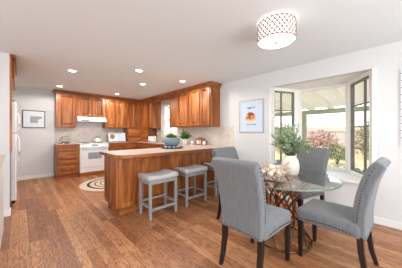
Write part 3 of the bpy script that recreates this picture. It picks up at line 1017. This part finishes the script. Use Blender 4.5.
def make_chair(label, loc, rotz):
    t = thing('dining_chair', label, 'chair', loc, rotz, 'grey dining chairs round the glass table')
    # backrest: loft of a rounded section along a curved profile (y, z)
    cl_ = catmull([(0, -.205, .365), (0, -.200, .50), (0, -.215, .65), (0, -.248, .80), (0, -.292, .92), (0, -.318, .965)], 6)
    rs, nails = [], []
    N = len(cl_)
    for i, p in enumerate(cl_):
        tg = (cl_[min(i + 1, N - 1)] - cl_[max(i - 1, 0)]).normalized()
        nn = Vector((0, tg.z, -tg.y))
        f = i / (N - 1)
        wd = .425 + .045 * f
        th = .085 + .012 * math.sin(PI * f)
        rs.append([p + Vector((u, 0, 0)) + nn * v for u, v in rrect(wd, th, .022)])
        if i < N - 1:
            nails.append((p, wd, nn))
    tg = (cl_[-1] - cl_[-2]).normalized()
    nn = Vector((0, tg.z, -tg.y))
    for s, hh in ((.95, .014), (.80, .024), (.40, .031)):
        rs.append([cl_[-1] + tg * hh + Vector((u * (1 - (1 - s) * .05), 0, 0)) + nn * v * s for u, v in rrect(.47, .085, .022)])
    MB().rings(rs).build('backrest', 'fabric', t, True)
    # seat
    rs = []
    for z, s in ((.362, .985), (.366, 1), (.44, 1.0), (.462, .99), (.476, .95), (.483, .85), (.487, .5)):
        ring = []
        for u, v in rrect(.455, .50, .035, 5):
            k = 1 + (.02 if abs(u) < .2 else 0)
            zz = z
            if z < .37:       # scalloped lower edge
                zz += .020 * math.cos(PI * v / .5)
            ring.append((u * s, .035 + v * s, zz))
        rs.append(ring)
    MB().rings(rs).build('seat', 'fabric', t, True)
    # nailheads
    nb = MB()
    def nail(p, nrm):
        nrm = Vector(nrm).normalized()
        a = nrm.orthogonal().normalized()
        b = nrm.cross(a)
        r = .0078
        nb.rings([[Vector(p) + (a * math.cos(2 * PI * i / 6) + b * math.sin(2 * PI * i / 6)) * rr + nrm * h for i in range(6)] for rr, h in ((r, 0), (r * .75, .0035))])
    cum = 0
    last = cl_[0]
    for p, wd, nn in nails:
        cum += (p - last).length
        last = p
        if cum >= .023 or p is cl_[0]:
            cum = 0
            for sg in (-1, 1):
                nail(p + Vector((sg * wd / 2, 0, 0)) + nn * .012, (sg, 0, 0))
    k = 17
    for i in range(k):
        f = (i + .5) / k
        for sg in (-1, 1):
            y = -.16 + .43 * f
            nail((sg * .2285, y, .382 + .018 * math.cos(PI * (y - .035) / .5)), (sg, 0, 0))
    for i in range(16):
        x = -.20 + .40 * (i + .5) / 16
        nail((x, .285, .380), (0, 1, 0))
        nail((x, -.245, .380), (0, -1, 0))
    nb.build('nailhead_trim', 'nail', t)['kind'] = 'stuff'
    for sg in (-1, 1):
        MB().rings([[(sg * .195 + a * w_, .255 + b * w_, z) for a, b in ((-1, -1), (1, -1), (1, 1), (-1, 1))] for z, w_ in ((0, .016), (.20, .020), (.385, .0235))]).build('leg', 'espresso', t, bevel=.003)
        MB().rings([[(sg * .19 + a * w_, y + b * w_, z) for a, b in ((-1, -1), (1, -1), (1, 1), (-1, 1))] for z, y, w_ in ((0, -.268, .016), (.12, -.232, .019), (.25, -.212, .021), (.385, -.205, .023))]).build('leg', 'espresso', t, bevel=.003)
    return t
ch = make_chair('grey nailhead dining chair seen from behind, nearest, left of the table', (1.625, .965, 0), R(-92))
dup(ch, (2.22, .435, 0), R(-2), 'grey nailhead dining chair in side view at the right, nearest the wall baseboard')
dup(ch, (2.955, 1.02, 0), R(73), 'grey nailhead dining chair in front of the bay window')
dup(ch, (2.225, 1.53, 0), R(178), 'mostly hidden grey dining chair between the peninsula and the table')

# ------------------------------------------------------------------ glass table
TX, TY, TZ = 2.235, .975, .722
tbl = thing('dining_table', 'round glass dining table on a bronze lattice pedestal', 'table', (TX, TY, 0))
MB().lathe([(.572, TZ - .012), (.575, TZ - .006), (.572, TZ)], 72).build('glass_top', 'tglass', tbl, False)
MB().rings([[(r * math.cos(2 * PI * i / 72), r * math.sin(2 * PI * i / 72), z) for i in range(72)] for r, z in ((.5755, TZ - .012), (.5775, TZ - .006), (.5755, TZ))], False, False).build('glass_edge', 'tedge', tbl, True, solid=False)
def ring_bar(r, z, rad):
    return MB().tube([(r * math.cos(2 * PI * i / 40), r * math.sin(2 * PI * i / 40), z) for i in range(41)], rad, 8)
ring_bar(.31, .012, .012).build('base_ring', 'bronze', tbl, True)
ring_bar(.27, TZ - .022, .009).build('top_ring', 'bronze', tbl, True)
def prad(t):
    # radius of the pedestal at height fraction t : wide foot, narrow waist, flared top
    return .135 + (.31 - .135) * max(0, (.52 - t) / .52) ** 1.5 + (.27 - .135) * max(0, (t - .52) / .48) ** 1.4
NB = 8
proto = []
for sg in (1, -1):
    for k in range(NB):
        pts, nr = [], []
        for j in range(21):
            t = j / 20
            a = 2 * PI * k / NB + sg * (t - .5) * R(125)
            r = prad(t) + (.004 * sg)
            pts.append((r * math.cos(a), r * math.sin(a), .012 + t * (TZ - .036)))
            nr.append((math.cos(a), math.sin(a), 0))
        MB().strap(pts, .021, .007, nr).build('lattice_bar', 'bronze' if sg > 0 else 'coppery', tbl, True)

# vase with eucalyptus
va = thing('plant_vase', 'white ceramic vase of silvery green eucalyptus on the glass table', 'vase', (2.335, .915, TZ))
MB().lathe([(.055, 0), (.085, .02), (.098, .08), (.097, .14), (.082, .19), (.064, .215), (.066, .235), (.060, .235), (.056, .21), (.075, .16), (.05, .05)], 32).build('vase_body', 'cream', va, True)
lf, st = MB(), MB()
for k in range(85):
    a, el = rnd.uniform(0, 2 * PI), rnd.uniform(.30, 1.5)
    ln = rnd.uniform(.20, .34) * (1.18 if el > 1.2 else 1)
    tip = Vector((math.cos(a) * math.cos(el) * ln, math.sin(a) * math.cos(el) * ln, .22 + math.sin(el) * ln * 1.0))
    c0 = Vector((0, 0, .20))
    mid = c0.lerp(tip, .5) + Vector((0, 0, .04))
    st.tube([c0, mid, tip], [.0025, .002, .001], 4)
    for q in range(15):
        f = .25 + q * .052
        p = c0.lerp(mid, f * 2) if f < .5 else mid.lerp(tip, (f - .5) * 2)
        dr = (tip - c0).normalized() + Vector((rnd.uniform(-1, 1), rnd.uniform(-1, 1), rnd.uniform(-.7, .9))) * .9
        lf.leaf(p, dr, rnd.uniform(.028, .05), rnd.uniform(.014, .024))
# one taller sprig at the left
for bx, by, bz in ((-.13, .06, .50), (.15, -.12, .40), (.19, -.2, .33)):
    tip = Vector((bx, by, bz))
    st.tube([(0, 0, .2), tuple(Vector((0, 0, .2)).lerp(tip, .5) + Vector((0, 0, .03))), tip], .002, 4)
    for q in range(26):
        p = Vector((0, 0, .2)).lerp(tip, .3 + q * .028) + Vector((0, 0, .02))
        lf.leaf(p, (rnd.uniform(-1, 1), rnd.uniform(-1, 1), rnd.uniform(-.3, 1)), .035, .018)
lf.build('foliage', 'leaf', va, solid=False)
st.build('stems', 'stem', va)

# nest of twigs with pale shells
NX, NY = 2.03, .995
ns = thing('twig_nest', 'nest of pale and copper twigs on the glass table beside the vase', 'centrepiece', (NX, NY, TZ))
mp_, mc_ = MB(), MB()
for k in range(120):
    a = rnd.uniform(0, 2 * PI)
    r = rnd.uniform(.07, .125)
    z = .012 + rnd.uniform(0, .09)
    a2 = a + rnd.uniform(.4, 1.0)
    r2 = r + rnd.uniform(-.02, .05)
    pts = [(r * math.cos(a), r * math.sin(a), z), (1.05 * r * math.cos((a + a2) / 2), 1.05 * r * math.sin((a + a2) / 2), z + rnd.uniform(0, .03)), (r2 * math.cos(a2), r2 * math.sin(a2), max(.01, z + rnd.uniform(-.02, .07)))]
    (mc_ if k % 3 == 0 else mp_).tube(pts, [.004, .0035, .002], 5)
for k in range(46):
    a = rnd.uniform(0, 2 * PI)
    el = rnd.uniform(.3, 1.1)
    l = rnd.uniform(.10, .16)
    p = Vector((.09 * math.cos(a), .09 * math.sin(a), .05))
    q = p + Vector((math.cos(a) * math.cos(el), math.sin(a) * math.cos(el), math.sin(el))) * l
    (mc_ if k % 2 == 0 else mp_).tube([p, p.lerp(q, .5) + Vector((rnd.uniform(-.015, .015), rnd.uniform(-.015, .015), 0)), q], [.004, .003, .0015], 5)
    (mc_ if k % 2 == 0 else mp_).ball(q, .006, 6)
mp_.build('pale_twigs', 'twigp', ns, True)
mc_.build('copper_twigs', 'twig', ns, True)
spots = [(0, 0, .125)] + [(.05 * math.cos(a), .05 * math.sin(a), .075) for a in [2 * PI * i / 5 for i in range(5)]] + [(.108 * math.cos(a), .108 * math.sin(a), .072) for a in [2 * PI * i / 8 + .3 for i in range(8)]]
first = None
for i, (x, y, z) in enumerate(spots):
    if first is None:
        first = tag(MB().ball((0, 0, 0), .036, 14, (1, 1, .88)).build('cream_ball', 'shell', None, True), 'round cream ball resting in the twig nest on the table', 'decorative ball', 'cream balls in the twig nest')
        o = first
    else:
        o = first.copy()
        C.objects.link(o)
    o.location = (NX + x, NY + y, TZ + z)
    k = rnd.uniform(.85, 1.05)
    o.scale = (k, k, k)

# ------------------------------------------------------------------ bar stools
def make_stool(label, loc):
    t = thing('counter_stool', label, 'stool', loc, 0, 'counter stools along the peninsula')
    W2, D2 = .235, .165
    rs = []
    for z, s in ((.545, .97), (.552, 1.0), (.585, 1.0), (.602, .97), (.61, .85), (.613, .45)):
        ring = []
        for u, v in rrect(W2 * 2 + .03, D2 * 2 + .03, .035, 5):
            zz = z + (.026 * (abs(u) / W2) ** 2 - .006 if z > .56 else 0)
            ring.append((u * s, v * s, zz))
        rs.append(ring)
    # subdivide long edges so that the saddle curve reads: loft in x
    sb = MB()
    secs = []
    NX_ = 17
    for i in range(NX_):
        x = -1 + 2 * i / (NX_ - 1)
        X = x * (W2 + .018)
        e_ = max(0, abs(x) - .9) / .1
        top = .600 + .030 * x * x - .018 * e_
        hw = (D2 + .017) * (1 - .06 * e_)
        zb = .545 + .004 * e_
        secs.append([(X, -hw + .01, zb), (X, -hw, zb + .012), (X, -hw, top - .022), (X, -hw + .012, top - .006), (X, -hw + .05, top), (X, 0, top + .004), (X, hw - .05, top), (X, hw - .012, top - .006), (X, hw, top - .022), (X, hw, zb + .012), (X, hw - .01, zb)])
    sb.rings(secs).build('cushion', 'cushion', t, True)
    MB().box(-W2 + .01, -D2 + .005, .49, W2 - .01, -D2 + .027, .544).box(-W2 + .01, D2 - .027, .49, W2 - .01, D2 - .005, .544).box(-W2 + .005, -D2 + .02, .49, -W2 + .027, D2 - .02, .544).box(W2 - .027, -D2 + .02, .49, W2 - .005, D2 - .02, .544).build('seat_frame', 'stoolwood', t, bevel=.003)
    for sx in (-1, 1):
        for sy in (-1, 1):
            MB().box(sx * (W2 - .018) - .018, sy * (D2 - .018) - .018, 0, sx * (W2 - .018) + .018, sy * (D2 - .018) + .018, .5445).build('leg', 'stoolwood', t, bevel=.003)
        MB().box(sx * (W2 - .018) - .010, -D2 + .03, .155, sx * (W2 - .018) + .010, D2 - .03, .185).build('stretcher', 'stoolwood', t, bevel=.002)
    for sy in (-1, 1):
        MB().box(-W2 + .03, sy * (D2 - .018) - .010, .115 if sy < 0 else .18, W2 - .03, sy * (D2 - .018) + .010, .15 if sy < 0 else .21).build('stretcher', 'stoolwood', t, bevel=.002)
    return t
s1 = make_stool('grey backless counter stool at the left, nearest the peninsula corner', (1.545, 2.575, 0))
dup(s1, (2.22, 2.595, 0), 0, 'middle grey backless counter stool at the peninsula')
dup(s1, (2.95, 2.61, 0), 0, 'right-hand grey counter stool, half hidden behind dining chairs')

# ------------------------------------------------------------------ rug
ru = thing('oval_rug', 'oval cream rug with dark concentric bands on the kitchen floor', 'rug', (1.80, 4.88, .001))
def ell(rx, ry, z, n=48):
    return [(rx * math.cos(2 * PI * i / n), ry * math.sin(2 * PI * i / n), z) for i in range(n)]
MB().rings([ell(.84, .78, 0), ell(.84, .78, .008), ell(.82, .76, .010)]).build('pile', 'rug', ru)
bd = MB()
for a, b in ((.82, .75), (.64, .61), (.50, .47)):
    bd.rings([ell(.84 * a, .78 * a, .0101), ell(.84 * a, .78 * a, .0125), ell(.84 * b, .78 * b, .0125), ell(.84 * b, .78 * b, .0101)], False, False)
bd.build('dark_bands', 'rugd', ru)

# ------------------------------------------------------------------ outdoors
GZ = -.25
struct(MB().box(WR + T, -8, GZ - .1, 9.2, 16, GZ).build('patio_ground', 'patio'))
struct(MB().box(9.2, -14, GZ - .1, 40, 34, GZ - .02).build('yard_ground', 'soil'))
pg_ = thing('patio_cover', 'white raftered patio cover on olive posts outside the bay window', 'pergola', (0, 0, 0))
MB().add([(4.35, -3, 2.50), (8.2, -3, 2.16), (8.2, 8, 2.16), (4.35, 8, 2.50), (4.35, -3, 2.515), (8.2, -3, 2.175), (8.2, 8, 2.175), (4.35, 8, 2.515)],
         [(0, 1, 2, 3), (4, 7, 6, 5), (0, 4, 5, 1), (1, 5, 6, 2), (2, 6, 7, 3), (3, 7, 4, 0)]).build('roof_sheet', 'poly', pg_)
for i in range(17):
    y = -2.6 + i * .61
    MB().add([(4.35, y, 2.35), (8.2, y, 2.01), (8.2, y + .09, 2.01), (4.35, y + .09, 2.35), (4.35, y, 2.499), (8.2, y, 2.159), (8.2, y + .09, 2.159), (4.35, y + .09, 2.499)],
             [(0, 1, 2, 3), (4, 7, 6, 5), (0, 4, 5, 1), (1, 5, 6, 2), (2, 6, 7, 3), (3, 7, 4, 0)]).build('rafter', 'rafter', pg_)
MB().box(7.5, -3, 1.87, 7.6, 8, 2.02).build('beam', 'olive', pg_)
for y in (2.47, -1.2, 6.2):
    MB().box(7.5, y - .07, GZ, 7.64, y + .07, 1.86).build('post', 'olive', pg_)
fe = thing('garden_fence', 'pinkish cedar board fence beyond the garden', 'fence', (16.2, 0, GZ))
MB().box(0, -14, 0, .03, 30, 1.9).build('boards', 'fence', fe)
MB().box(-.06, -14, 1.55, 0, 30, 1.64).box(-.06, -14, .5, 0, 30, .59).build('rails', 'fence', fe)
hid = 0
sh_labels = {}
def shrub(x, y, r, h, m, label, n=900):
    s = thing('shrub', label, 'shrub', (x, y, GZ))
    lf = MB()
    for k in range(n):
        u, v = rnd.uniform(0, 2 * PI), math.acos(rnd.uniform(-.6, 1))
        q = rnd.uniform(.6, 1.0) * (1 + .18 * math.sin(3 * u + 2 * v))
        p = (r * q * math.sin(v) * math.cos(u), r * q * math.sin(v) * math.sin(u), h * (.45 + .5 * q * math.cos(v)))
        lf.leaf(p, (rnd.uniform(-1, 1), rnd.uniform(-1, 1), rnd.uniform(-.5, 1)), r * .22, r * .12)
    lf.build('foliage', m, s, solid=False)
    st = MB()
    for k in range(6):
        a = k * 1.05
        st.tube([(0, 0, 0), (.5 * r * math.cos(a), .5 * r * math.sin(a), h * .7)], [.03, .01], 5)
    st.build('branches', 'stem', s)
pos = ['right of the chair by the bay window', 'at the middle of the bay window view', 'left of the middle of the bay window view', 'behind the white vase', 'seen through the left bay casement', 'at the far left of the bay window view']
for i in range(7):
    y = -.9 + i * 1.0
    shrub(11.2 + .5 * math.sin(i * 2.1), y * 1.35 + .6, .50, 1.05 + .25 * math.sin(i * 1.7), 'hedge' if i % 3 else 'hedge2',
          ('low green' if i % 3 else 'low reddish-brown') + ' garden shrub ' + ['at the far right of', 'second from the right in', 'third from the right in', 'in the middle of', 'third from the left in', 'second from the left in', 'at the far left of'][i] + ' the front hedge row', 700)
for i in range(6):
    y = -1.8 + i * 2.0
    shrub(14.2, y * 1.25 + .8, .95, 2.0 + .35 * math.sin(i * 2.3), 'hedge2' if i % 2 == 0 else 'hedge',
          ('tall reddish' if i % 2 == 0 else 'tall green') + ' shrub before the fence ' + ['at the right end', 'second from the right', 'third from the right', 'third from the left', 'second from the left', 'at the left end'][i], 1000)
# stone edging between patio and yard
for i in range(26):
    r = rnd.uniform(.09, .13)
    y = -1.5 + i * .30
    o = MB().ball((0, 0, 0), r, 9, (1, 1.1, .7)).build('edging_stone', 'rock', None, True, loc=(9.25 + rnd.uniform(-.05, .05), y, GZ + r * .55))
    tag(o, 'rounded grey stone in the edging row between patio and garden', 'stone', 'stones edging the patio')
